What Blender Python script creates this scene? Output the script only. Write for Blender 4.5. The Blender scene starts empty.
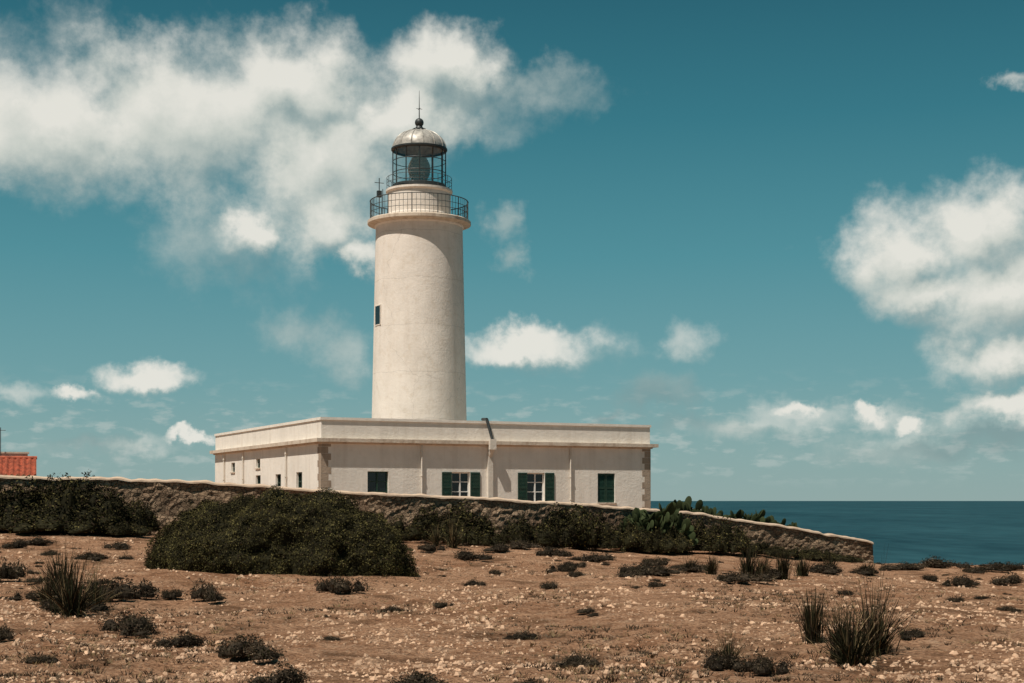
import bpy, math, random
from mathutils import Vector, noise, Matrix
random.seed(7)
scene=bpy.context.scene
COL=scene.collection
F=1500.0; CAMZ=1.9
R=math.radians
# ------------------------------------------------------------------ helpers
def sm(a,b,x):
    t=max(0.0,min(1.0,(x-a)/(b-a))); return t*t*(3-2*t)
def lerp(a,b,t): return a+(b-a)*t
def interp(x,pts):
    if x<=pts[0][0]: return pts[0][1]
    for (x0,y0),(x1,y1) in zip(pts,pts[1:]):
        if x<=x1: return y0+(y1-y0)*(x-x0)/(x1-x0)
    return pts[-1][1]
APTS=[(-60,-.8),(-18,-.9),(-13.5,-1.0),(-.4,-1.62),(15,-2.6),(20,-2.75),(35,-3.2),(100,-5)]
def ground(x,y):
    t=sm(14,50,y)
    z=lerp(-1.9,interp(x,APTS),t)
    s=sm(55,74,y)*(1-sm(8.5,13,x))
    z=lerp(z,-.6,s)
    nz=noise.noise(Vector((x*.35,y*.35,0)))*.10+noise.noise(Vector((x*1.1,y*1.1,3)))*.06+noise.noise(Vector((x*.12,y*.12,9)))*.16
    z+=nz*(1-.7*s)
    if 6<y<45: z+=noise.noise(Vector((x*3.1,y*3.1,5)))*.042
    yc=62+max(0,14-x)*6+noise.noise(Vector((x*.2,0,0)))*1.5
    c=max(0,(y-yc)/60.0)
    z-=130*min(1.0,c)**1.6 if c>0 else 0
    return z+CAMZ
def ghit(px,py):
    D=9.0
    while D<75:
        X=(px-512)/F*D
        yp=500-F*(ground(X,D)-CAMZ)/D
        if yp<=py: return X,D
        D+=.1
    return (px-512)/F*60,60
def new_obj(name,data,parent=None):
    o=bpy.data.objects.new(name,data); COL.objects.link(o)
    if parent: o.parent=parent
    return o
def top(o,label,cat,group=None,kind=None):
    o["label"]=label; o["category"]=cat
    if group: o["group"]=group
    if kind: o["kind"]=kind
    return o
class MB:
    def __init__(s): s.v=[];s.f=[];s.m=[]
    def add(s,vs,fs,m=0):
        n=len(s.v); s.v+= [tuple(v) for v in vs]
        for f in fs: s.f.append(tuple(i+n for i in f)); s.m.append(m)
    def box(s,x0,y0,z0,x1,y1,z1,m=0):
        s.add([(x0,y0,z0),(x1,y0,z0),(x1,y1,z0),(x0,y1,z0),(x0,y0,z1),(x1,y0,z1),(x1,y1,z1),(x0,y1,z1)],
              [(0,3,2,1),(4,5,6,7),(0,1,5,4),(1,2,6,5),(2,3,7,6),(3,0,4,7)],m)
    def ringbox(s,x0,y0,x1,y1,th,z0,z1,m=0):
        o=[(x0,y0),(x1,y0),(x1,y1),(x0,y1)]; i=[(x0+th,y0+th),(x1-th,y0+th),(x1-th,y1-th),(x0+th,y1-th)]
        vs=[(*p,z0) for p in o]+[(*p,z0) for p in i]+[(*p,z1) for p in o]+[(*p,z1) for p in i]
        fs=[]
        for k in range(4):
            j=(k+1)%4
            fs+=[(k,j,8+j,8+k),(4+j,4+k,12+k,12+j),(8+k,8+j,12+j,12+k),(k,4+k,4+j,j)]
        s.add(vs,fs,m)
    def lathe(s,prof,seg=64,c=(0,0),m=0):
        vs=[];fs=[]
        for r,z in prof:
            for k in range(seg):
                a=2*math.pi*k/seg; vs.append((c[0]+r*math.cos(a),c[1]+r*math.sin(a),z))
        for i in range(len(prof)-1):
            for k in range(seg):
                j=(k+1)%seg
                fs.append((i*seg+k,i*seg+j,(i+1)*seg+j,(i+1)*seg+k))
        s.add(vs,fs,m)
    def tube(s,p0,p1,r,seg=8,m=0,r1=None):
        p0=Vector(p0);p1=Vector(p1);d=(p1-p0).normalized()
        if r1 is None:r1=r
        a=d.orthogonal().normalized();b=d.cross(a)
        vs=[]
        for p,rr in((p0,r),(p1,r1)):
            for k in range(seg):
                t=2*math.pi*k/seg; vs.append(p+a*math.cos(t)*rr+b*math.sin(t)*rr)
        fs=[(k,(k+1)%seg,seg+(k+1)%seg,seg+k) for k in range(seg)]+[tuple(range(seg))[::-1],tuple(range(seg,2*seg))]
        s.add(vs,fs,m)
    def torus(s,R0,r,z,c=(0,0),seg=64,m=0):
        vs=[];fs=[];q=6
        for k in range(seg):
            a=2*math.pi*k/seg
            for j in range(q):
                b=2*math.pi*j/q; rr=R0+r*math.cos(b)
                vs.append((c[0]+rr*math.cos(a),c[1]+rr*math.sin(a),z+r*math.sin(b)))
        for k in range(seg):
            for j in range(q):
                fs.append((k*q+j,((k+1)%seg)*q+j,((k+1)%seg)*q+(j+1)%q,k*q+(j+1)%q))
        s.add(vs,fs,m)
    def facade(s,o,u,L,z0,z1,ops,dep=.22,m=0):
        us=sorted({0,L}|{x for p in ops for x in p[:2]}); zs=sorted({z0,z1}|{x for p in ops for x in p[2:]})
        n=(u[1],-u[0])
        P=lambda a,z,d=0:(o[0]+u[0]*a-n[0]*d,o[1]+u[1]*a-n[1]*d,z)
        for a,b in zip(us,us[1:]):
            for c,d in zip(zs,zs[1:]):
                if any(p[0]<=a and b<=p[1] and p[2]<=c and d<=p[3] for p in ops): continue
                s.add([P(a,c),P(b,c),P(b,d),P(a,d)],[(0,1,2,3)],m)
        for a,b,c,d in ops:
            s.add([P(a,c),P(b,c),P(b,d),P(a,d),P(a,c,dep),P(b,c,dep),P(b,d,dep),P(a,d,dep)],
                  [(0,4,5,1),(1,5,6,2),(2,6,7,3),(3,7,4,0),(4,7,6,5)],m)
    def mesh(s,name,mats,smooth=False,angle=35):
        me=bpy.data.meshes.new(name); me.from_pydata(s.v,[],s.f)
        for m in mats: me.materials.append(m)
        me.polygons.foreach_set("material_index",s.m)
        if smooth:
            me.polygons.foreach_set("use_smooth",[True]*len(s.f)); me.update()
            me.set_sharp_from_angle(angle=R(angle))
        me.update(); return me
    def obj(s,name,mats,parent=None,smooth=False,angle=35):
        return new_obj(name,s.mesh(name,mats,smooth,angle),parent)
# ------------------------------------------------------------------ materials
def mat(name):
    m=bpy.data.materials.new(name); m.use_nodes=True
    nt=m.node_tree; return m,nt,nt.nodes["Principled BSDF"]
def nd(nt,t,**k):
    n=nt.nodes.new(t)
    for a,b in k.items(): setattr(n,a,b)
    return n
def coords(nt,scale=(1,1,1)):
    tc=nd(nt,"ShaderNodeTexCoord"); mp=nd(nt,"ShaderNodeMapping"); mp.inputs["Scale"].default_value=scale
    nt.links.new(tc.outputs["Object"],mp.inputs["Vector"]); return mp.outputs["Vector"]
def ntex(nt,vec,scale,detail=6,rough=.55):
    n=nd(nt,"ShaderNodeTexNoise"); n.inputs["Scale"].default_value=scale;n.inputs["Detail"].default_value=detail;n.inputs["Roughness"].default_value=rough
    if vec is not None: nt.links.new(vec,n.inputs["Vector"])
    return n.outputs["Fac"]
def ramp(nt,fac,stops,interp="LINEAR"):
    r=nd(nt,"ShaderNodeValToRGB"); r.color_ramp.interpolation=interp
    e=r.color_ramp.elements
    while len(e)<len(stops): e.new(.5)
    for q,(p,c) in zip(e,stops):
        q.position=p; q.color=(*c,1) if len(c)==3 else c
    nt.links.new(fac,r.inputs["Fac"]); return r.outputs["Color"]
def mix(nt,fac,a,b,mode="MIX"):
    n=nd(nt,"ShaderNodeMix",data_type="RGBA",blend_type=mode)
    for s,v in((n.inputs[0],fac),(n.inputs[6],a),(n.inputs[7],b)):
        if isinstance(v,(int,float)): s.default_value=v
        elif isinstance(v,tuple): s.default_value=(*v,1) if len(v)==3 else v
        else: nt.links.new(v,s)
    return n.outputs[2]
def mth(nt,op,a,b=0.0,c=0.0,clamp=False):
    n=nd(nt,"ShaderNodeMath",operation=op,use_clamp=clamp)
    for s,v in zip(n.inputs,(a,b,c)):
        if isinstance(v,(int,float)): s.default_value=v
        else: nt.links.new(v,s)
    return n.outputs[0]
def bump(nt,bs,h,strength=.4,dist=.02):
    b=nd(nt,"ShaderNodeBump"); b.inputs["Strength"].default_value=strength; b.inputs["Distance"].default_value=dist
    nt.links.new(h,b.inputs["Height"]); nt.links.new(b.outputs["Normal"],bs.inputs["Normal"])
def simple(name,c,rough=.6,metal=0,var=.25,scale=8):
    m,nt,bs=mat(name); v=coords(nt); f=ntex(nt,v,scale,4)
    col=ramp(nt,f,[(.3,tuple(x*(1-var) for x in c)),(.7,tuple(min(1,x*(1+var)) for x in c))])
    nt.links.new(col,bs.inputs["Base Color"]); bs.inputs["Roughness"].default_value=rough; bs.inputs["Metallic"].default_value=metal
    return m
def plaster(name,base,stain,amt=.5,lines=False,mott=.4):
    m,nt,bs=mat(name)
    v=coords(nt); vs=coords(nt,(1.6,1.6,.12))
    a=ntex(nt,v,.6,6,.6); b=ntex(nt,vs,1.5,5,.6); c=ntex(nt,v,7,6,.65); d=ntex(nt,v,2.2,6,.7)
    k=ramp(nt,a,[(.35,(0,0,0)),(.75,(1,1,1))]); k2=ramp(nt,b,[(.48,(0,0,0)),(.78,(1,1,1))])
    col=mix(nt,k,base,tuple(x*.87 for x in base))
    col=mix(nt,ramp(nt,d,[(.5,(0,0,0)),(.72,(mott,)*3)]),col,tuple(x*y for x,y in zip(base,(.78,.74,.68))))
    col=mix(nt,mth(nt,"MULTIPLY",k2,amt),col,stain)
    col=mix(nt,ramp(nt,c,[(.62,(0,0,0)),(.8,(.4,.4,.4))]),col,tuple(x*.6 for x in base))
    if lines:
        sp=nd(nt,"ShaderNodeSeparateXYZ"); nt.links.new(v,sp.inputs[0])
        w=mth(nt,"FRACT",mth(nt,"DIVIDE",mth(nt,"ADD",sp.outputs[2],mth(nt,"MULTIPLY",a,.5)),2.9))
        ln=mth(nt,"LESS_THAN",w,.012)
        col=mix(nt,mth(nt,"MULTIPLY",ln,mth(nt,"MULTIPLY",d,.6)),col,tuple(x*.4 for x in base))
        ve=nd(nt,"ShaderNodeTexVoronoi",feature="DISTANCE_TO_EDGE"); ve.inputs["Scale"].default_value=.22
        wv=nd(nt,"ShaderNodeTexNoise"); wv.inputs["Scale"].default_value=.8; wv.inputs["Detail"].default_value=5; nt.links.new(v,wv.inputs["Vector"])
        ad=nd(nt,"ShaderNodeVectorMath",operation="MULTIPLY_ADD"); nt.links.new(wv.outputs["Color"],ad.inputs[0]); ad.inputs[1].default_value=(1.2,1.2,1.2); nt.links.new(v,ad.inputs[2])
        nt.links.new(ad.outputs[0],ve.inputs["Vector"])
        cr=mth(nt,"LESS_THAN",ve.outputs["Distance"],.003)
        col=mix(nt,mth(nt,"MULTIPLY",cr,.28),col,tuple(x*.4 for x in base))
    nt.links.new(col,bs.inputs["Base Color"]); bs.inputs["Roughness"].default_value=.9
    bs.inputs["Specular IOR Level"].default_value=.2
    bump(nt,bs,mth(nt,"ADD",c,mth(nt,"MULTIPLY",a,2)),.5,.035)
    return m
M_wall=plaster("plaster",(.88,.81,.72),(.54,.45,.36),.35)
M_tower=plaster("tower_plaster",(.85,.76,.67),(.56,.46,.37),.32,True,.7)
M_cornice=plaster("cornice_plaster",(.66,.55,.44),(.30,.20,.13),.8)
M_white=simple("white_paint",(.80,.78,.73),.5,var=.06)
M_green=simple("green_paint",(.014,.045,.028),.5,var=.3)
M_dark=simple("dark_iron",(.035,.040,.040),.5,.2)
M_rail=simple("rail_iron",(.06,.065,.062),.6,.1)
M_glassdark=simple("dark_glass",(.01,.014,.016),.08)
M_dome=simple("dome_metal",(.42,.39,.345),.5,.2,.4,4)
M_roof=simple("roof_surface",(.4,.34,.28),.9)
M_pipe=plaster("pipe_paint",(.74,.67,.58),(.45,.35,.26),.5)
M_lens=simple("lens_glass",(.36,.44,.41),.12,.1)
M_lg=bpy.data.materials.new("lantern_glass"); M_lg.use_nodes=True; nt=M_lg.node_tree; nt.nodes.remove(nt.nodes["Principled BSDF"])
tr=nd(nt,"ShaderNodeBsdfTransparent"); tr.inputs[0].default_value=(.95,.98,.97,1); gl=nd(nt,"ShaderNodeBsdfGlossy"); gl.inputs["Roughness"].default_value=.05
mx=nd(nt,"ShaderNodeMixShader"); mx.inputs[0].default_value=.10
nt.links.new(tr.outputs[0],mx.inputs[1]);nt.links.new(gl.outputs[0],mx.inputs[2]);nt.links.new(mx.outputs[0],nt.nodes["Material Output"].inputs[0])
def stone(name,cols,scale=4.5,joint=(.07,.048,.034),bs_=.9,dk=.55):
    m,nt,bs=mat(name); v=coords(nt,(1,1,1.5))
    wn=nd(nt,"ShaderNodeTexNoise"); wn.inputs["Scale"].default_value=3; nt.links.new(v,wn.inputs["Vector"])
    vv=nd(nt,"ShaderNodeVectorMath",operation="MULTIPLY_ADD"); nt.links.new(wn.outputs["Color"],vv.inputs[0]); vv.inputs[1].default_value=(.2,.2,.2); nt.links.new(v,vv.inputs[2])
    vo=nd(nt,"ShaderNodeTexVoronoi"); vo.inputs["Scale"].default_value=scale; nt.links.new(vv.outputs[0],vo.inputs["Vector"])
    ve=nd(nt,"ShaderNodeTexVoronoi",feature="DISTANCE_TO_EDGE"); ve.inputs["Scale"].default_value=scale; nt.links.new(vv.outputs[0],ve.inputs["Vector"])
    sp=nd(nt,"ShaderNodeSeparateColor"); nt.links.new(vo.outputs["Color"],sp.inputs[0])
    col=ramp(nt,sp.outputs[0],[(i/(len(cols)-1),c) for i,c in enumerate(cols)])
    f=ntex(nt,v,9,6,.65); f2=ntex(nt,v,.7,4,.6)
    col=mix(nt,ramp(nt,f,[(.35,(0,0,0)),(.7,(.6,.6,.6))]),col,tuple(x*dk for x in cols[0]))
    e=ramp(nt,ve.outputs["Distance"],[(.0,(0,0,0)),(.09,(1,1,1))])
    col=mix(nt,e,joint,col)
    col=mix(nt,ramp(nt,f2,[(.45,(0,0,0)),(.65,(.6,.6,.6))]),col,tuple(x*.7 for x in joint))
    nt.links.new(col,bs.inputs["Base Color"]); bs.inputs["Roughness"].default_value=.95; bs.inputs["Specular IOR Level"].default_value=.1
    bump(nt,bs,mth(nt,"ADD",e,f),bs_,.04)
    return m
M_rubble=stone("rubble_stone",[(.32,.215,.14),(.44,.31,.205),(.24,.155,.10),(.37,.25,.16)],5.6,(.11,.07,.045),.8)
M_quoin=plaster("quoin_stone",(.42,.33,.25),(.2,.14,.1),.9)
M_cope=plaster("coping_mortar",(.58,.43,.31),(.28,.18,.13),.6)
# soil
m,nt,bs=mat("soil"); M_soil=m
v=coords(nt)
n1=ntex(nt,v,.22,6,.6); n2=ntex(nt,v,1.4,8,.70); n3=ntex(nt,v,18,6,.7); n4=ntex(nt,v,.75,6,.65); n5=ntex(nt,v,.35,5,.6)
col=ramp(nt,n2,[(.30,(.20,.095,.050)),(.43,(.39,.20,.110)),(.56,(.54,.305,.180)),(.70,(.66,.43,.28))])
col=mix(nt,ramp(nt,n1,[(.42,(0,0,0)),(.6,(1,1,1))]),col,mix(nt,.5,col,(.60,.35,.21)))
col=mix(nt,ramp(nt,n4,[(.53,(0,0,0)),(.64,(.85,.85,.85))]),col,(.16,.085,.045))
vo=nd(nt,"ShaderNodeTexVoronoi"); vo.inputs["Scale"].default_value=17; nt.links.new(v,vo.inputs["Vector"])
sp=nd(nt,"ShaderNodeSeparateColor"); nt.links.new(vo.outputs["Color"],sp.inputs[0])
st=mth(nt,"MULTIPLY",mth(nt,"MULTIPLY",mth(nt,"GREATER_THAN",sp.outputs[0],.60),mth(nt,"LESS_THAN",vo.outputs["Distance"],.40)),ramp(nt,n5,[(.38,(0,0,0)),(.55,(1,1,1))]))
col=mix(nt,mth(nt,"MULTIPLY",st,.5),col,(.68,.48,.33))
col=mix(nt,ramp(nt,n3,[(.38,(.9,.9,.9)),(.54,(0,0,0))]),col,(.13,.062,.034))
nt.links.new(col,bs.inputs["Base Color"]); bs.inputs["Roughness"].default_value=1; bs.inputs["Specular IOR Level"].default_value=.05
bump(nt,bs,mth(nt,"ADD",mth(nt,"MULTIPLY",n2,2.4),mth(nt,"ADD",n3,mth(nt,"MULTIPLY",st,.5))),1.0,.10)
M_peb=simple("pebble_stone",(.52,.335,.215),.95,var=.4,scale=1.5)
# sea
m,nt,bs=mat("sea_water"); M_sea=m
v=coords(nt,(.012,.004,1)); w=ntex(nt,v,1,6,.6); v2=coords(nt,(.0012,.0003,1)); w2=ntex(nt,v2,1,5,.6)
col=ramp(nt,mth(nt,"ADD",mth(nt,"MULTIPLY",w,.5),mth(nt,"MULTIPLY",w2,.5)),[(.38,(.005,.032,.044)),(.62,(.020,.072,.088))])
nt.links.new(col,bs.inputs["Base Color"]); bs.inputs["Roughness"].default_value=.7; bs.inputs["Specular IOR Level"].default_value=.12
# foliage
def leafm(name,c,var=.4):
    m,nt,bs=mat(name); v=coords(nt); f=ntex(nt,v,2.2,3,.6)
    col=ramp(nt,f,[(.32,tuple(x*(1-var) for x in c)),(.68,tuple(x*(1+var) for x in c))])
    oi=nd(nt,"ShaderNodeObjectInfo")
    hs=nd(nt,"ShaderNodeHueSaturation"); nt.links.new(col,hs.inputs["Color"])
    nt.links.new(mth(nt,"ADD",mth(nt,"MULTIPLY",oi.outputs["Random"],.5),.75),hs.inputs["Value"])
    nt.links.new(hs.outputs[0],bs.inputs["Base Color"]); bs.inputs["Roughness"].default_value=.8; bs.inputs["Specular IOR Level"].default_value=.08
    return m
L1=leafm("leaf_dark",(.018,.016,.007)); L2=leafm("leaf_olive",(.044,.038,.013)); L3=leafm("leaf_light",(.12,.10,.036)); L4=leafm("twig_brown",(.04,.026,.016))
LC=leafm("cushion_leaf",(.028,.021,.014)); LC2=leafm("cushion_twig",(.11,.08,.052))
S1=leafm("straw",(.25,.175,.09)); S2=leafm("blade_green",(.035,.035,.016)); PP=leafm("cactus_skin",(.036,.046,.019))
# ------------------------------------------------------------------ terrain
def axis(lo,a,b,hi,st,g=1.18):
    xs=[];x=a
    while x<b: xs.append(x); x+=st
    d=st
    while x<hi: xs.append(x); d=min(d*g,25); x+=d
    xs.append(hi); x=a;d=st;pre=[]
    while True:
        d=min(d*g,25);x-=d
        if x<=lo: break
        pre.append(x)
    return [lo]+pre[::-1]+xs
xs=axis(-420,-24,26,420,.2); ys=axis(-200,9,70,520,.2)
vs=[(x,y,ground(x,y)) for y in ys for x in xs]; nx=len(xs)
fs=[(j*nx+i,j*nx+i+1,(j+1)*nx+i+1,(j+1)*nx+i) for j in range(len(ys)-1) for i in range(nx-1)]
me=bpy.data.meshes.new("ground"); me.from_pydata(vs,[],fs); me.materials.append(M_soil)
me.polygons.foreach_set("use_smooth",[True]*len(fs))
g=new_obj("ground",me); top(g,"dry reddish stony soil of a clifftop plateau","ground",kind="structure")
mb=MB(); S=170000
mb.add([(-S,-S,0),(S,-S,0),(S,S,0),(-S,S,0)],[(0,1,2,3)])
sea=mb.obj("sea",[M_sea]); sea.location.z=-108; top(sea,"calm dark teal sea far below the cliff","sea",kind="structure")
# ------------------------------------------------------------------ lighthouse
LA,LB=20.3,22.9
LH=new_obj("lighthouse",None); LH.location=(-10.19,80,CAMZ-.6); LH.rotation_euler=(0,0,R(25.2)); LH.empty_display_size=2
top(LH,"cream round lighthouse tower rising from a flat-roofed white keepers' building","lighthouse")
tc=(10.12,11.3)
front=[(3.23,1.2,.45,2.15),(8.12,1.1,.45,2.15),(12.77,1.1,.45,2.15),(17.34,1.15,.45,2.15)]
side=[(3.9,1.1,1.1,2.15),(8.0,1.1,1.1,2.1),(12.3,1.1,1.1,2.1),(12.3,.9,2.55,3.1),(18.2,.9,2.4,3.0)]
mb=MB()
mb.facade((0,0),(1,0),LA,-.6,3.62,[(a-w/2,a+w/2,z0,z1) for a,w,z0,z1 in front])
mb.facade((0,LB),(0,-1),LB,-.6,3.62,[(LB-b-w/2,LB-b+w/2,z0,z1) for b,w,z0,z1 in side])
mb.facade((LA,0),(0,1),LB,-.6,3.62,[]); mb.facade((LA,LB),(-1,0),LA,-.6,3.62,[])
mb.obj("wall",[M_wall],LH)
mb=MB(); mb.box(.3,.3,4.1,LA-.3,LB-.3,4.35); mb.obj("roof",[M_roof],LH)
mb=MB()
mb.ringbox(-.10,-.10,LA+.10,LB+.10,.5,3.62,3.70); mb.ringbox(-.30,-.30,LA+.38,LB+.28,.9,3.703,3.90)
mb.obj("cornice",[M_cornice],LH)
mb=MB(); mb.ringbox(.02,.02,LA-.02,LB-.02,.32,3.903,4.88); mb.ringbox(-.04,-.04,LA+.04,LB+.04,.45,4.883,5.03)
mb.obj("parapet",[M_wall],LH)
def quoin(cx,cy,sx,sy):
    mb=MB(); z=-.5;k=0
    while z<3.5:
        h=.36; a,b=((.56,.40) if k%2 else (.40,.56)); z1=min(z+h-.012,3.6)
        x0,x1=sorted((cx-sx*.012,cx+sx*a)); y0,y1=sorted((cy-sy*.012,cy+sy*b))
        mb.box(x0,y0,z,x1,y1,z1); z+=h;k+=1
    mb.obj("quoin",[M_quoin],LH)
quoin(0,0,1,1); quoin(LA,0,-1,1)
def shutter(parent,x0,w,h,y):
    mb=MB(); t=.045
    mb.box(x0,y-t,0,x0+.07,y,h); mb.box(x0+w-.07,y-t,0,x0+w,y,h)
    for z in(0,h/2-.04,h-.09): mb.box(x0+.07,y-t,z,x0+w-.07,y,z+.09)
    z=.1
    while z<h-.1:
        mb.add([(x0+.07,y-t*.9,z),(x0+w-.07,y-t*.9,z),(x0+w-.07,y-.004,z+.07),(x0+.07,y-.004,z+.07)],[(0,1,2,3)]); z+=.075
    return mb.obj("shutter",[M_green],parent)
def window(loc,rot,w,h,style):
    mb=MB(); y=.13; fr=.07; mt=M_white if style=="open" else M_green
    mb.box(-w/2+.003,y,0,-w/2+fr,y+.06,h-.003); mb.box(w/2-fr,y,0,w/2-.003,y+.06,h-.003)
    mb.box(-w/2+fr,y,.003,w/2-fr,y+.06,fr); mb.box(-w/2+fr,y,h-fr,w/2-fr,y+.06,h-.003)
    if style!="closed":
        mb.box(-.04,y+.003,fr,.04,y+.057,h-fr)
        for q in ((.36,.68) if h>1.3 else (.5,)):
            mb.box(-w/2+fr,y+.006,h*q-.025,w/2-fr,y+.054,h*q+.025)
    o=mb.obj("window",[mt],LH); o.location=loc; o.rotation_euler=(0,0,rot)
    mb=MB(); mb.box(-w/2+.02,y+.065,.02,w/2-.02,y+.08,h-.02); mb.obj("glass",[M_glassdark],o)
    mb=MB(); mb.box(-w/2-.08,-.06,-.08,w/2+.08,.12,-.004); mb.obj("sill",[M_cornice],o)
    if style=="open":
        shutter(o,-w/2-.60,.58,h,-.01); shutter(o,w/2+.02,.58,h,-.01)
    if style=="closed":
        shutter(o,-w/2+.02,w/2-.03,h-.01,y-.01); shutter(o,.01,w/2-.03,h-.01,y-.01)
    return o
for (a,w,z0,z1),s in zip(front,("dark","open","open","closed")): window((a,0,z0),0,w,z1-z0,s)
for (b,w,z0,z1) in side: window((0,b,z0),R(-90),w,z1-z0,"dark")
def pipe(a,z1=3.6,r=.05,side_=False):
    mb=MB()
    p=(lambda z:(a,-.09,z)) if not side_ else (lambda z:(-.09,a,z))
    mb.tube(p(-.4),p(z1),r,10)
    for z in(.6,1.9,3.2): mb.tube(p(z),p(z+.06),r*1.5,10)
    mb.obj("downpipe",[M_pipe],LH,True)
for a in(5.75,14.95): pipe(a)
pipe(15.5,side_=True); pipe(20.2,side_=True); pipe(6.2,side_=True)
mb=MB()
mb.box(9.72,-.16,-.3,10.02,-.003,3.60); mb.box(9.68,-.52,3.42,10.06,-.31,4.0)
mb.tube((9.87,-.10,3.1),(9.87,-.40,3.5),.14,10)
mb.obj("duct",[M_pipe],LH,True)
mb=MB(); mb.tube((9.86,-.42,3.95),(9.66,-.10,5.12),.085,10); mb.tube((9.66,-.10,5.12),(9.66,.5,5.15),.085,10); mb.obj("flue_pipe",[M_dark],LH,True)
# tower
mb=MB(); prof=[(3.10,0)]+[(3.10+(2.73-3.10)*i/26,17.70*i/26) for i in range(1,27)]
prof+=[(2.80,17.74),(2.82,17.80)]
mb.lathe(prof,128,tc); TW=mb.obj("tower",[M_tower],LH,True,40)
mb=MB(); mb.lathe([(2.82,17.803),(3.05,17.85),(3.25,17.92),(3.25,18.10),(3.16,18.16),(1.5,18.20)],128,tc); GA=mb.obj("gallery",[M_cornice],LH,True,30)
mb=MB(); rr=3.08
for z in(18.6,18.95,19.36): mb.torus(rr,.018 if z<19.3 else .030,z,tc,96)
for k in range(72):
    a=2*math.pi*k/72; x=tc[0]+rr*math.cos(a);y=tc[1]+rr*math.sin(a)
    mb.tube((x,y,18.1),(x,y,19.36),.030 if k%6==0 else .012,6)
mb.obj("railing",[M_rail],LH,True)
mb=MB(); mb.lathe([(2.04,18.19),(2.02,18.5),(1.98,18.55),(1.98,19.85),(2.06,19.9),(2.10,19.95),(2.10,20.08),(1.4,20.10)],96,tc); mb.obj("drum",[M_tower],LH,True,30)
mb=MB()
for z in(20.5,20.85): mb.torus(2.04,.016,z,tc,80)
for k in range(14):
    a=2*math.pi*k/14; x=tc[0]+2.04*math.cos(a);y=tc[1]+2.04*math.sin(a); mb.tube((x,y,20.05),(x,y,20.85),.016,6)
mb.obj("railing",[M_rail],LH,True)
LT=22.66
mb=MB(); mb.lathe([(1.72,20.08),(1.72,20.38),(1.66,20.42)],64,tc)
mb.lathe([(1.6,LT-.12),(1.70,LT-.11),(1.77,LT-.04),(1.77,LT+.05),(1.66,LT+.08)],64,tc)
NB=12; P_=lambda a_,z,r=1.66:(tc[0]+r*math.cos(a_),tc[1]+r*math.sin(a_),z)
for k in range(NB):
    a=2*math.pi*(k+.3)/NB; b=2*math.pi*(k+1.3)/NB
    mb.tube(P_(a,20.3),P_(a,LT-.1),.034,6)
for z in(21.15,21.9): mb.torus(1.66,.024,z,tc,64)
LN=mb.obj("lantern",[M_dark],LH,True,30)
mb=MB(); mb.lathe([(1.62,20.40),(1.62,LT-.10)],64,tc); mb.obj("glazing",[M_lg],LN,True)
mb=MB(); pr=[(.3,20.15),(.3,20.65),(.5,20.7)]
for i in range(26):
    t=i/25; pr.append((.46+.22*math.sin(math.pi*t)+(.05 if i%2 else -.02),20.75+1.35*t))
pr+=[(.3,22.15),(.08,22.3),(.08,22.7)]
mb.lathe(pr,32,tc); mb.obj("lens",[M_lens],LN)
D0=LT+.06
mb=MB(); dp=[(1.68*math.cos(t*1.38)**.95,D0+1.16*math.sin(t*1.40)) for t in [i/15 for i in range(0,15)]]
mb.lathe([(1.64,D0-.04)]+dp+[(.25,D0+1.16)],64,tc)
for k in range(14):
    a=2*math.pi*k/14
    for (r0,z0),(r1,z1) in zip(dp[:-1:2],dp[2::2]): mb.tube((tc[0]+r0*math.cos(a),tc[1]+r0*math.sin(a),z0+.01),(tc[0]+r1*math.cos(a),tc[1]+r1*math.sin(a),z1+.01),.042,6)
mb.obj("dome",[M_dome],LN,True,40)
mb=MB(); mb.lathe([(.42,23.78),(.42,23.98),(.26,24.02),(.2,24.14)]+[(.28*math.sin(t)+.001,24.38-.28*math.cos(t)) for t in [.7+i*.244 for i in range(10)]]+[(.035,24.66),(.03,25.1),(.010,26.4)],24,tc)
mb.tube((tc[0]-.2,tc[1],25.25),(tc[0]+.2,tc[1],25.25),.014,6); mb.tube((tc[0],tc[1]-.2,25.25),(tc[0],tc[1]+.2,25.25),.014,6)
mb.obj("finial",[M_dark],LN,True,40)
mb=MB()
def pol(ang,r):
    a=R(ang-25.2); return tc[0]+r*math.cos(a),tc[1]+r*math.sin(a)
x,y=pol(200,2.6); mb.tube((x,y,18.18),(x,y,20.7),.03,8); mb.box(x-.14,y-.1,19.5,x+.14,y+.1,19.9); mb.tube((x-.3,y,20.4),(x+.3,y,20.4),.02,6)
x,y=pol(190,2.3); mb.tube((x,y,18.18),(x,y,20.1),.025,8)
mb.obj("antenna_mast",[M_dark],LH)
def twin(ang,h,w,hh):
    rr=3.10+(2.73-3.10)*h/17.7
    mb=MB(); f=.05
    mb.box(-w/2-f,-.03,-f,-w/2,.2,hh+f); mb.box(w/2,-.03,-f,w/2+f,.2,hh+f); mb.box(-w/2,-.03,-f,w/2,.2,0); mb.box(-w/2,-.03,hh,w/2,.2,hh+f)
    x,y=pol(ang,rr); o=mb.obj("window",[M_tower],LH); o.location=(x,y,h); o.rotation_euler=(0,0,R(ang-25.2+90))
    mb=MB(); mb.box(-w/2,-.018,0,w/2,.2,hh); mb.obj("glass",[M_glassdark],o)
twin(270-60,11.5,.7,1.15)
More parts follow.
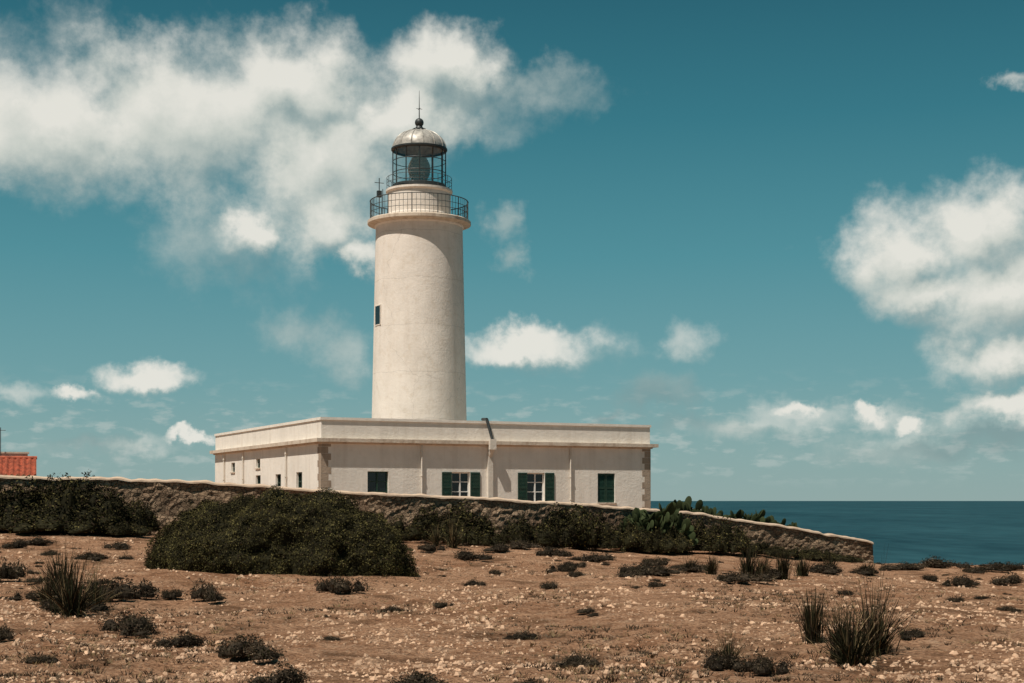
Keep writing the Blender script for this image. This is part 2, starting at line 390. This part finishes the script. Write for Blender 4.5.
# ------------------------------------------------------------------ boundary wall
WP=[(-220,471,527,44.5),(0,475,530,48),(100,477,531,49),(200,481,533,50),(290,487,536,51),(400,494,540,52.5),(500,498,545,54),(600,505,549,56),(700,513,554,58.5),(800,528,559,61),(873,541,563,63)]
def wallD(px): return interp(px,[(p,d) for p,_,_,d in WP])
def wallY(px): return interp(px,[(p,d) for p,d,_,_ in WP])
W=[((p-512)/F*d,d,(500-yt)/F*d+CAMZ) for p,yt,yb,d in WP]
W=[(-70,38,2.3)]+W
pts=[]
for (x0,y0,z0),(x1,y1,z1) in zip(W,W[1:]):
    L=math.hypot(x1-x0,y1-y0); st=.11 if x1>-20 else .5; n=max(1,int(L/st))
    for i in range(n): t=i/n; pts.append((lerp(x0,x1,t),lerp(y0,y1,t),lerp(z0,z1,t)))
pts.append(W[-1])
BW=new_obj("boundary_wall",None); BW.location=(pts[len(pts)//2][0],pts[len(pts)//2][1],ground(pts[len(pts)//2][0],pts[len(pts)//2][1])); top(BW,"long low brown rubble stone wall with a pale mortar top","wall")
off=Vector(BW.location)
mb=MB(); NR=16; rows=[]; nrm=Vector((.17,-.985,0)).normalized()
def wtop(x,y,z): return z-.10+noise.noise(Vector((x*.5,y*.5,7)))*.06+noise.noise(Vector((x*2.2,0,7)))*.045
for (x,y,z) in pts:
    zb=min(ground(x,y),ground(x,y-.4))-.25; zt=wtop(x,y,z)
    row=[]
    for j in range(NR+1):
        zz=lerp(zb,zt,j/NR)
        dd,_=noise.voronoi(Vector((x*4.2,zz*5.8,y*.3)))
        d=(.07-dd[0]*.11)+noise.noise(Vector((x*.9,zz*.9,1)))*.06+.10*(1-j/NR)
        row.append(Vector((x,y,zz))+nrm*d-off)
    row.append(Vector((x,y,zt))-nrm*.45-off); row.append(Vector((x,y,zb))-nrm*.5-off)
    rows.append(row)
m_=len(rows[0]); allv=[v for r in rows for v in r]
fs=[(i*m_+j,(i+1)*m_+j,(i+1)*m_+j+1,i*m_+j+1) for i in range(len(rows)-1) for j in range(m_-1)]
fs+=[tuple((len(rows)-1)*m_+j for j in range(m_)),tuple(range(m_))[::-1]]
mb.add(allv,fs); mb.obj("stone_face",[M_rubble],BW)
mb=MB(); rows=[]
for (x,y,z) in pts:
    zt=wtop(x,y,z); w=noise.noise(Vector((x*1.7,2,0)))*.05
    h=.10+noise.noise(Vector((x*3,5,0)))*.05
    P=Vector((x,y,zt+.004))-off
    rows.append([P+nrm*(.08+w),P+nrm*(.07+w)+Vector((0,0,h*.5)),P+nrm*(-.06)+Vector((0,0,h)),P-nrm*.35+Vector((0,0,h)),P-nrm*(.5+w)+Vector((0,0,h*.6)),P-nrm*.5])
m_=6; allv=[v for r in rows for v in r]
fs=[(i*m_+j,(i+1)*m_+j,(i+1)*m_+(j+1)%m_,i*m_+(j+1)%m_) for i in range(len(rows)-1) for j in range(m_)]
fs+=[tuple((len(rows)-1)*m_+j for j in range(m_)),tuple(range(m_))[::-1]]
mb.add(allv,fs); mb.obj("coping",[M_cope],BW,True,50)
mb=MB(); D=66; x0=(668-512)/F*D; x1=(704-512)/F*D
n=14
for i in range(n):
    a=lerp(x0,x1,i/n);b=lerp(x0,x1,(i+1)/n); h=random.uniform(-.05,.05)
    mb.box(a+.003,-.2,-1.6,b-.003,.2,.0+h)
lw=mb.obj("low_wall",[M_white]); lw.location=(0,D,CAMZ-.38); top(lw,"short whitewashed stone wall beside prickly pears","wall")
# ------------------------------------------------------------------ red roofed house
ra=R(17.6)
HS=new_obj("house",None); HS.location=(-33.5-6.6*math.cos(ra),105-6.6*math.sin(ra),CAMZ-.8); HS.rotation_euler=(0,0,ra); top(HS,"small white house with a red tiled roof","house")
M_tile=simple("red_tile",(.36,.085,.04),.8,var=.45,scale=3)
mb=MB(); mb.facade((-6,0),(1,0),12.6,-.5,2.6,[(2,3,.9,2.1),(8,9,.9,2.1)]); mb.facade((6.6,0),(0,1),6,-.5,2.6,[]); mb.facade((-6,6),(0,-1),6,-.5,2.6,[]); mb.facade((6.6,6),(-1,0),12.6,-.5,2.6,[])
mb.add([(6.6,0,2.6),(6.6,6,2.6),(6.6,3,3.75)],[(0,1,2)]); mb.add([(-6,0,2.6),(-6,6,2.6),(-6,3,3.75)],[(0,2,1)])
mb.obj("wall",[M_wall],HS)
mb=MB(); nn=12*13
for sgn in(0,1):
    vs=[];fs=[]; ns=14
    for i in range(nn+1):
        x=-6.2+13.0*i/nn
        for j in range(ns*2):
            t=(j//2+(j%2)*.98)/ns; yy=-.4+3.4*t; zz=2.50+1.32*t+.07*math.sin(2*math.pi*x/.39)+(.05 if j%2==0 else 0)
            if sgn: yy=6-yy
            vs.append((x,yy,zz))
    q=ns*2
    fs=[(i*q+j,(i+1)*q+j,(i+1)*q+j+1,i*q+j+1) for i in range(nn) for j in range(q-1)]
    mb.add(vs,fs)
mb.tube((-6.25,3,3.84),(6.85,3,3.84),.12,10)
mb.obj("roof",[M_tile],HS)
mb=MB(); mb.box(3.4,3.6,2.6,6.2,4.4,4.15); mb.box(3.3,3.5,4.15,6.3,4.5,4.27); mb.obj("chimney",[M_cornice],HS)
mb=MB(); mb.tube((4.35,3.3,3.2),(4.35,3.3,6.0),.03,6); mb.tube((4.0,3.3,5.8),(4.7,3.3,5.8),.02,6); mb.obj("antenna",[M_dark],HS)
# ------------------------------------------------------------------ vegetation generators
def rnd_dir():
    z=random.uniform(-1,1);a=random.uniform(0,2*math.pi);r=math.sqrt(1-z*z); return Vector((r*math.cos(a),r*math.sin(a),z))
def addleaf(vs,fs,p,d,ls):
    nn=(d+rnd_dir()*.9).normalized(); a=nn.orthogonal().normalized(); a.rotate(Matrix.Rotation(random.uniform(0,6.28),3,nn)); b=nn.cross(a)
    s=ls*random.uniform(.6,1.4); i=len(vs)
    vs+=[p-a*s,p-b*s*.42+nn*s*.1,p+a*s,p+b*s*.42+nn*s*.1]; fs.append((i,i+1,i+2,i+3))
def finish(name,vs,fs,ms,mats):
    me=bpy.data.meshes.new(name); me.from_pydata([tuple(v) for v in vs],[],fs)
    for m in mats: me.materials.append(m)
    me.polygons.foreach_set("material_index",ms); me.update(); return me
def leafmesh(name,lobes,n,ls,mats,weights,seed=0,core=.8,rough=.2,nf=2.2,twigs=0,twm=0):
    random.seed(seed); vs=[];fs=[];ms=[]
    ar=[l[3]*l[5]+l[3]*l[4] for l in lobes]
    sv=Vector((seed*3.1,seed*1.7,0))
    for _ in range(n):
        l=random.choices(lobes,ar)[0]; d=rnd_dir()
        if d.z<-.25: d.z=-d.z
        rf=1-abs(random.gauss(0,.10))+(.12*random.random() if random.random()<.3 else 0)
        p=Vector((l[0]+d.x*l[3],l[1]+d.y*l[4],l[2]+d.z*l[5]))
        k=1+rough*noise.noise(p*nf+sv)+rough*.7*noise.noise(p*nf*2.7+sv)
        p=Vector((l[0]+d.x*l[3]*rf*k,l[1]+d.y*l[4]*rf*k,l[2]+d.z*l[5]*rf*k))
        if p.z<-.06: continue
        addleaf(vs,fs,p,d,ls)
        ms.append(random.choices(range(len(mats)),weights)[0])
    for _ in range(twigs):
        l=random.choices(lobes,ar)[0]; d=rnd_dir(); d.z=abs(d.z)*.8+.1
        p0=Vector((l[0]+d.x*l[3]*.7,l[1]+d.y*l[4]*.7,max(0,l[2]+d.z*l[5]*.7))); q=(d+rnd_dir()*.35).normalized()
        L=random.uniform(.5,1.0)*l[3]*.9; p1=p0+q*L; sd_=q.orthogonal().normalized()*ls*.13; i=len(vs)
        vs+=[p0-sd_,p0+sd_,p1]; fs.append((i,i+1,i+2)); ms.append(twm)
    for l in lobes:
        i0=len(vs); A,B=12,7
        for b in range(B+1):
            ph=-.3+(math.pi/2+.3)*b/B
            for a in range(A):
                th=2*math.pi*a/A; d=Vector((math.cos(ph)*math.cos(th),math.cos(ph)*math.sin(th),math.sin(ph)))
                p0=Vector((l[0]+d.x*l[3],l[1]+d.y*l[4],l[2]+d.z*l[5])); k=core*(1+rough*noise.noise(p0*nf+sv))
                vs.append(Vector((l[0]+d.x*l[3]*k,l[1]+d.y*l[4]*k,max(-.1,l[2]+d.z*l[5]*k))))
        for b in range(B):
            for a in range(A):
                fs.append((i0+b*A+a,i0+b*A+(a+1)%A,i0+(b+1)*A+(a+1)%A,i0+(b+1)*A+a)); ms.append(0)
    return finish(name,vs,fs,ms,mats)
def rlobes(k,w,h,seed,lo=.16,hi=.30,sp=.33):
    random.seed(seed); o=[]
    for i in range(k):
        a=random.uniform(0,6.28); r=random.uniform(0,sp)*w; s=random.uniform(lo,hi)*w
        hh=random.uniform(.45,1.0)*h*(1-.5*(r/(.5*w))**2)
        o.append((r*math.cos(a),r*math.sin(a),hh*.35,s,s,hh*.65))
    return o
def tuftmesh(name,n,h,spread,seed,mats,weights,w=.012,stalks=0):
    random.seed(seed); vs=[];fs=[];ms=[]
    for i in range(n+stalks):
        st=i>=n; a=random.uniform(0,6.28); r=abs(random.gauss(0,.08))*h; p=Vector((r*math.cos(a),r*math.sin(a),-.02))
        a2=a+random.gauss(0,.6); lean=abs(random.gauss(0,spread))*(.8 if st else 1); L=h*(random.uniform(1.0,1.5) if st else random.uniform(.3,1.0))
        wd=w*(.5 if st else random.uniform(.6,1.2)); side_=Vector((-math.sin(a2),math.cos(a2),0)); side_.rotate(Matrix.Rotation(random.uniform(-1,1),3,'Z'))
        i0=len(vs); K=4; ang=lean*.5
        for k in range(K+1):
            t=k/K; ww=wd*(1-t*.85); vs+= [p-side_*ww,p+side_*ww]
            ang+=lean*.35; p=p+Vector((math.cos(a2)*math.sin(ang),math.sin(a2)*math.sin(ang),math.cos(ang)))*L/K
        mi=random.choices(range(len(mats)),weights)[0]
        for k in range(K): fs.append((i0+2*k,i0+2*k+1,i0+2*k+3,i0+2*k+2)); ms.append(mi)
    return finish(name,vs,fs,ms,mats)
def pearmesh(seed):
    random.seed(seed); mb=MB()
    def pad(base,up,sz,depth):
        ax=up.normalized(); nn=ax.cross(rnd_dir()).normalized()
        nn=(nn+Vector((0,-1,0))*.8); nn=(nn-ax*nn.dot(ax)).normalized(); bb=ax.cross(nn)
        A,B=12,6; c=base+ax*sz*.5; vs=[]
        for b in range(B+1):
            ph=-math.pi/2+math.pi*b/B
            for a in range(A):
                th=2*math.pi*a/A
                vs.append(c+ax*math.sin(ph)*sz*.54+bb*math.cos(ph)*math.cos(th)*sz*.40+nn*math.cos(ph)*math.sin(th)*sz*.07)
        fs=[(b*A+a,b*A+(a+1)%A,(b+1)*A+(a+1)%A,(b+1)*A+a) for b in range(B) for a in range(A)]
        mb.add(vs,fs)
        if depth>0:
            for _ in range(random.choice((1,2,2,3))):
                s_=random.uniform(-.8,.8)
                d=(ax*random.uniform(.4,1)+bb*s_+Vector((0,0,.2))).normalized(); d.z=max(d.z,.1)
                tip=c+ax*math.cos(s_)*.44*sz+bb*math.sin(s_)*.30*sz
                pad(tip-d*sz*.06,d,sz*random.uniform(.75,1),depth-1)
    mb.tube((0,0,-.15),(0,0,.28),.16,10,0,.12)
    for k in range(8):
        a=6.28*k/8+random.uniform(-.3,.3); pad(Vector((math.cos(a)*.05,math.sin(a)*.05,random.uniform(.02,.2))),Vector((math.cos(a)*.9,math.sin(a)*.5,random.uniform(.5,1.2))),.30,3)
    return mb.mesh("prickly_pear",[PP],True,60)
cush=[leafmesh("low_shrub",rlobes(12,1,.42,s,.08,.24,.42),1900,.020,[LC,LC2,L1,L4],[6,2.0,4,3],s,.62,.55,5,260,1) for s in(11,12,13,14,15,16)]
bush=[leafmesh("shrub",rlobes(16,1,.8,s,.10,.26,.38),4600,.022,[L1,L2,L3,L4],[6,5,1.3,2],s,.72,.45,3.5,260,3) for s in(21,22,23,24,25)]
tuf=[tuftmesh("grass_tuft",260,1.0,.50,s,[S2,S1,L4,L1],[5,1.6,3,3],.010,36) for s in(31,32,33)]
tufu=[tuftmesh("grass_tuft",230,1.0,.18,s,[S2,S1,L4,L1],[4,1.6,3,4],.013,8) for s in(34,35)]
pear=[pearmesh(s) for s in(41,42,43)]
def mdim(me):
    n=len(me.vertices); X=sorted(v.co.x for v in me.vertices);Y=sorted(v.co.y for v in me.vertices);Z=sorted(v.co.z for v in me.vertices)
    a=int(n*.015); b=n-1-a
    return (X[b]-X[a]+Y[b]-Y[a])/2,Z[int(n*.985)]
dims={}
def place(name,me,px,py,wpx,hpx,label,cat,group,D=None,topy=None,uni=False):
    """stand a plant on the terrain at a bearing and distance"""
    if me not in dims: dims[me]=mdim(me)
    base=dims[me]
    if D is None: X,D=ghit(px,py)
    else: X=(px-512)/F*D
    o=new_obj(name,me); z=ground(X,D)
    s=wpx*D/F/base[0]; h=hpx*D/F
    if topy is not None: h=max(.3,CAMZ-(topy-500)/F*D-z)
    o.location=(X,D,z-.02); o.scale=(s,s*random.uniform(.8,1.2),h/base[1])
    if uni: o.scale=(h/base[1]*.85,h/base[1]*.85,h/base[1])
    o.rotation_euler=(0,0,random.uniform(0,6.28) if not uni else random.uniform(-.5,.5))
    return top(o,label,cat,group)
random.seed(8); vs=[];fs=[];ms=[]
def mound(d):
    ax=abs(d.x)
    p=Vector((3.72*math.copysign(ax**.95,d.x) if ax>0 else 0,2.0*d.y,2.12*(max(d.z,0)**.90) if d.z>0 else d.z*1.2))
    sk=1-.20*max(0,-d.x)**2
    p.z*=sk
    k=1+.12*noise.noise(p*.8)+.13*noise.noise(p*1.7+Vector((4,0,0)))+.09*noise.noise(p*4.0)
    return Vector((p.x*(.5+.5*k),p.y*k,p.z*k)),k
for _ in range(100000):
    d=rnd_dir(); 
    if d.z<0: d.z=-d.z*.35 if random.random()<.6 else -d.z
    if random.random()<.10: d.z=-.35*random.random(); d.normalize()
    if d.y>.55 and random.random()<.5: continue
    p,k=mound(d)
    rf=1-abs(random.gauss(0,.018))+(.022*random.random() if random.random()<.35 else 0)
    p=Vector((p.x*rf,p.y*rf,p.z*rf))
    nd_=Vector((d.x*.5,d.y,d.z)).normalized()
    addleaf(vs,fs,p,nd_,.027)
    hi=noise.noise(p*2.2+Vector((9,9,9)))+max(-.3,(k-1))*3  # sunlit clumps painted by leaf colour: lighter on bulges, darker in hollows
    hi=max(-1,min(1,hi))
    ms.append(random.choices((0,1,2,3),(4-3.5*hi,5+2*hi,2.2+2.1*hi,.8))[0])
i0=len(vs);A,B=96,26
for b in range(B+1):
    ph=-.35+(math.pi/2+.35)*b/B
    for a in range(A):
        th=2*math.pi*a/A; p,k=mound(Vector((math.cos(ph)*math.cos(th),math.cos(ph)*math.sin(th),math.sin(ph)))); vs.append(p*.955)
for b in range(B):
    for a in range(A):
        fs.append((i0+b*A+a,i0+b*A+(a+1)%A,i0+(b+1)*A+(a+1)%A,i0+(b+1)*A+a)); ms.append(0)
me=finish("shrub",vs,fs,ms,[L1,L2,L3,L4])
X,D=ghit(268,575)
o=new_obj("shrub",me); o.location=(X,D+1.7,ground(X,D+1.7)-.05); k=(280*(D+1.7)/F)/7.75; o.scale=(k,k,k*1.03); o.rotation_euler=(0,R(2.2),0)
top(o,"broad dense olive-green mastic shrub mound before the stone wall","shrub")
random.seed(77)
sh="dark bushy shrub growing against the rubble wall"
for px,ty,w,off_ in [(-6,488,60,1.2),(24,483,58,.9),(52,480,52,.8),(80,481,60,1.0),(108,490,50,1.3),(136,503,40,1.0),(200,506,44,1.0),(32,506,60,2.2),(84,508,60,2.2),(124,520,42,2.1),
  (400,516,36,1.3),(428,508,40,1.1),(460,505,52,1.2),(478,518,38,1.6),(520,517,38,1.2),(545,528,34,1.5),(560,506,42,1.3),(580,503,46,1.3),(600,514,34,1.5),(628,522,36,1.4),(645,528,34,2.0),
  (684,518,40,1.4),(700,520,42,1.5),(718,519,40,1.6),(736,528,36,1.8),(674,530,30,2.2),(660,530,30,2.4),(758,540,32,1.6),(780,545,32,1.5),(806,548,32,1.4),(826,552,30,1.4),(846,556,30,1.2)]:
    D=wallD(px)-off_
    place("shrub",random.choice(bush),px,0,w,0,sh,"shrub","shrubs along the stone wall",D=D,topy=max(ty,wallY(px)+5)+random.uniform(-1,2))
pl="prickly pear cactus with flat green pads beside the wall"
for px,ty,w,off_ in [(641,516,24,1.0),(656,507,28,1.1),(670,516,24,1.2)]:
    place("prickly_pear",random.choice(pear),px,0,w,0,pl,"cactus","prickly pears by the wall",D=wallD(px)-off_,topy=ty,uni=True)
for px,ty,w in [(692,501,18),(716,511,18),(733,513,20),(748,513,24),(762,517,22),(776,519,22),(790,523,20)]:
    place("prickly_pear",random.choice(pear),px,0,w,0,pl,"cactus","prickly pears by the wall",D=wallD(px)+2.2,topy=ty,uni=True)
low="low dark cushion shrub on dry reddish soil"
for px,py,w,h in [(6,582,40,22),(40,545,34,9),(118,602,56,24),(130,634,62,22),(207,601,40,18),(190,646,46,14),(248,660,62,24),(290,689,64,24),(418,694,76,22),(340,594,50,18),(466,560,40,11),(500,552,28,9),(520,549,28,9),(553,557,36,10),(563,572,30,10),(597,562,30,10),(634,577,40,14),(655,575,34,11),(655,567,30,10),(690,571,30,10),(742,583,46,12),(768,579,36,12),(822,573,36,10),(864,574,30,8),(962,586,30,11),(1014,585,34,12),(938,568,44,11),(1004,571,44,9),(720,669,40,18),(764,676,50,20),(20,548,28,9),(118,549,32,8),(395,552,40,10),(430,551,32,8),(905,570,40,8),(975,573,30,7),(0,640,36,14),(40,662,40,8),(880,654,44,12),(530,690,40,8),(65,612,60,18),(445,606,20,5),(590,612,24,6),(330,640,20,5),(172,600,24,11),(90,560,34,8),(30,600,34,9)]:
    place("low_shrub",random.choice(cush),px,py,w,h,low,"shrub","low shrubs scattered on the soil")
random.seed(99)
for i in range(120):
    py=548+abs(random.gauss(0,1))*30; px=random.uniform(-20,1044)
    if py<556 and px>880: py+=20
    if py>690: continue
    if 130<px<420 and py<585: continue
    X,D=ghit(px,py); w=random.uniform(.12,.5)/D*F
    place("low_shrub",random.choice(cush),px,py,w,w*random.uniform(.2,.4),low,"shrub","low shrubs scattered on the soil")
gt="spiky dry grass tuft with thin stalks"
for px,py,w,h,u in [(72,616,72,66,0),(95,610,50,48,0),(48,606,44,42,0),(62,600,38,48,1),(812,644,30,56,1),(852,664,84,68,0),(874,656,92,82,0),(843,660,38,52,1),(728,666,50,42,0),(716,668,28,28,0),(748,581,22,34,1),(762,580,20,28,1),(783,580,20,32,1),(802,576,18,20,1),(830,574,18,20,1),(712,574,18,20,1),(868,575,18,14,1),(690,572,28,18,0),(453,548,26,40,0),(436,546,18,28,0)]:
    me=random.choice(tufu if u else tuf)
    place("grass_tuft",me,px,py,w,h,gt,"grass","grass tufts on the dry soil")
random.seed(123); mb=MB(); 
for _ in range(10000):
    D=12+abs(random.gauss(0,1))*17; X=random.uniform(-.38,.38)*D
    if D>60: continue
    if noise.noise(Vector((X*.3,D*.3,20)))<random.uniform(-.2,.35): continue
    gz=ground(X,D); hh=random.uniform(.015,.07)
    mi=random.choice((0,1,1,2,2))
    for b in range(7):
        a=random.uniform(0,6.28); r=random.uniform(0,.06); x=X+r*math.cos(a);y=D+r*math.sin(a); w=.007
        l=random.uniform(.02,.07)
        mb.add([(x-w,y,gz-.005),(x+w,y,gz-.005),(x+math.cos(a)*l,y+math.sin(a)*l,gz+hh*random.uniform(.6,1.2))],[(0,1,2)],mi)
gc=mb.obj("dry_grass",[S1,L4,LC2]); top(gc,"sparse tiny dry plants scattered over soil","grass",kind="stuff")
mb=MB()
for _ in range(30000):
    D=11.5+abs(random.gauss(0,1))*16; X=random.uniform(-.38,.38)*D
    if D>58: continue
    if noise.noise(Vector((X*.45,D*.45,50)))<random.uniform(-.25,.5): continue
    s=random.choice((.006,.008,.008,.010,.010,.013,.016,.024))*random.uniform(.7,1.5)*(1+D/50)
    gz=ground(X,D)-.25*s; a=random.uniform(0,3.14); vs=[]
    ca,sa=math.cos(a),math.sin(a)
    for z,k in((-.3,.9),(.4,1),(1.0,.5)):
        for q in range(5):
            t=2*math.pi*q/5; rr=k*random.uniform(.65,1.2); x=math.cos(t)*rr*1.2;y=math.sin(t)*rr
            vs.append((X+(x*ca-y*sa)*s,D+(x*sa+y*ca)*s,gz+z*s*random.uniform(.7,1.3)))
    fs=[(b*5+q,b*5+(q+1)%5,b*5+5+(q+1)%5,b*5+5+q) for b in(0,1) for q in range(5)]+[(10,11,12,13,14)]
    mb.add(vs,fs)
gv=mb.obj("gravel",[M_peb]); top(gv,"loose small stones and gravel on soil","gravel",kind="stuff")
# ------------------------------------------------------------------ sun + world
sd=Vector((-.65,-.76,0)).normalized(); EL=R(62)
sp_=Vector((sd.x*math.cos(EL),sd.y*math.cos(EL),math.sin(EL)))
ld=bpy.data.lights.new("sun","SUN"); ld.energy=5.0; ld.angle=R(.5); ld.color=(1,.93,.83)
so=new_obj("sun",ld); so.rotation_euler=(-sp_).to_track_quat('-Z','Y').to_euler(); so.location=(0,0,60)
wd=bpy.data.worlds.new("World"); scene.world=wd; wd.use_nodes=True; nt=wd.node_tree
wd.cycles.sampling_method='MANUAL'; wd.cycles.sample_map_resolution=256
bg=nt.nodes["Background"]
sky=nd(nt,"ShaderNodeTexSky",sky_type="NISHITA"); sky.sun_disc=False; sky.sun_elevation=EL; sky.sun_rotation=math.atan2(sd.x,sd.y); sky.ozone_density=2
tc_=nd(nt,"ShaderNodeTexCoord"); sx=nd(nt,"ShaderNodeSeparateXYZ"); nt.links.new(tc_.outputs["Generated"],sx.inputs[0])
az=mth(nt,"MULTIPLY",mth(nt,"ARCTAN2",sx.outputs[0],sx.outputs[1]),F)
el=mth(nt,"MULTIPLY",mth(nt,"ARCSINE",sx.outputs[2]),F)
def lin(c): return tuple(((x/255)/12.92 if x/255<=.04045 else ((x/255+.055)/1.055)**2.4) for x in c)
base=ramp(nt,mth(nt,"DIVIDE",el,600.0,clamp=True),[(0,lin((146,170,168))),(.07,lin((134,166,166))),(.2,lin((106,155,160))),(.4,lin((74,139,148))),(.62,lin((45,115,127))),(.85,lin((25,89,102))),(1,lin((17,77,90)))])
nish=mix(nt,1.0,sky.outputs[0],(.085,.10,.10),"MULTIPLY")
base=mix(nt,.10,base,nish)
def blobs(lst):
    o=[]
    for px,py,rx,ry in lst:
        a=math.atan((px-512)/F); e=math.atan((500-py)/F*math.cos(a)); o.append((a*F,e*F,rx,ry))
    return o
SOL=blobs([(60,130,150,62),(190,120,135,80),(290,85,110,55),(320,160,100,78),(400,120,75,55),(450,65,72,38),(250,230,40,26),(325,225,50,42),(358,258,24,20),
 (520,345,80,20),(150,378,52,16),
 (905,250,70,48),(985,225,84,50),(1010,290,95,52),(925,295,58,34),(1000,355,62,34),(1012,406,58,14),(800,406,20,8),(862,412,20,8),(910,426,22,7),(78,397,30,8),(196,443,24,6)])
FNT=blobs([(40,90,170,80),(530,92,95,28),(470,105,100,48),(500,220,26,22),(510,258,22,22),(300,325,60,28),(347,352,34,32),(690,342,36,22),(14,394,36,14),(1015,75,24,10),(740,425,120,18),(650,395,60,22),(110,448,80,12),(800,412,80,22),(560,350,80,28),(615,415,26,13),(920,450,130,20),(1000,430,90,28),(240,240,110,60),(880,415,60,16)])
def vm(t,op,a,b=None,c=None):
    n=nd(t,"ShaderNodeVectorMath",operation=op)
    for s,v in zip(n.inputs,(a,b,c)):
        if v is None: continue
        if isinstance(v,tuple): s.default_value=v
        else: t.links.new(v,s)
    return n
def field(t,lst,Pin):
    acc=None
    for cx,cy,rx,ry in lst:
        q=vm(t,"MULTIPLY_ADD",Pin,(1/rx,1/ry,0),(-cx/rx,-cy/ry,0)).outputs[0]
        l=vm(t,"LENGTH",q).outputs["Value"]
        acc=l if acc is None else mth(t,"SMOOTH_MIN",acc,l,.35)
    return mth(t,"SUBTRACT",1.0,acc)
cx=nd(nt,"ShaderNodeCombineXYZ"); nt.links.new(az,cx.inputs[0]); nt.links.new(el,cx.inputs[1]); P=cx.outputs[0]
wn=nd(nt,"ShaderNodeTexNoise"); wn.inputs["Scale"].default_value=1/48; wn.inputs["Detail"].default_value=5; wn.inputs["Roughness"].default_value=.6; nt.links.new(P,wn.inputs["Vector"])
warp=vm(nt,"MULTIPLY",vm(nt,"SUBTRACT",wn.outputs["Color"],(.5,.5,.5)).outputs[0],(85,60,0)).outputs[0]
Pw=vm(nt,"ADD",P,warp).outputs[0]
N1=ntex(nt,P,1/75,8,.62)
P2=vm(nt,"ADD",P,(-12.0,26.0,0)).outputs[0]; N2=ntex(nt,P2,1/75,2,.5)
nn=mth(nt,"MULTIPLY",mth(nt,"SUBTRACT",N1,.5),1.4); nn2=mth(nt,"MULTIPLY",mth(nt,"SUBTRACT",N2,.5),1.4)
bS=field(nt,SOL,Pw); bF=field(nt,FNT,Pw)
bS2=field(nt,SOL[:17],vm(nt,"ADD",Pw,(-12.0,26.0,0)).outputs[0])
fS=mth(nt,"ADD",bS,nn); fF=mth(nt,"ADD",bF,mth(nt,"MULTIPLY",nn,1.5)); fS2=mth(nt,"ADD",bS2,nn2)
def sstep(x,a,b):
    n=nd(nt,"ShaderNodeMapRange",interpolation_type="SMOOTHSTEP"); nt.links.new(x,n.inputs[0]); n.inputs[1].default_value=a;n.inputs[2].default_value=b; return n.outputs[0]
dS=sstep(fS,-.22,.66); dF=mth(nt,"MULTIPLY",sstep(fF,-.1,1.05),.55)
den=mth(nt,"SUBTRACT",1.0,mth(nt,"MULTIPLY",mth(nt,"SUBTRACT",1.0,dS),mth(nt,"SUBTRACT",1.0,dF)))
lt=mth(nt,"ADD",.62,mth(nt,"MULTIPLY",mth(nt,"SUBTRACT",fS,fS2),.50),clamp=True)  # cloud light and shade painted into the colour from a sunward offset
cc=ramp(nt,lt,[(0,lin((128,147,148))),(.35,lin((162,176,173))),(.62,lin((205,209,201))),(.85,lin((231,229,220)))])
cb=nd(nt,"ShaderNodeMapping"); cb.inputs["Scale"].default_value=(1/30,1/11,1); nt.links.new(P,cb.inputs[0])
bn=ntex(nt,cb.outputs[0],1,6,.55)
band=mth(nt,"MULTIPLY",mth(nt,"MULTIPLY",sstep(el,5,45),sstep(el,135,70)),sstep(bn,.50,.68))
out=mix(nt,mth(nt,"MULTIPLY",band,.55),base,lin((182,194,190)))
out=mix(nt,mth(nt,"MULTIPLY",den,.95),out,cc)
nt.links.new(out,bg.inputs["Color"]); bg.inputs["Strength"].default_value=1.0
# ------------------------------------------------------------------ camera
cd=bpy.data.cameras.new("camera"); cd.sensor_width=36; cd.lens=F/1024*36; cd.shift_y=158.5/1024; cd.clip_start=.5; cd.clip_end=400000
co=new_obj("camera",cd); co.location=(0,0,CAMZ); co.rotation_euler=(R(90),0,0); scene.camera=co
scene.view_settings.view_transform='Standard'; scene.view_settings.look='None'; scene.view_settings.exposure=0
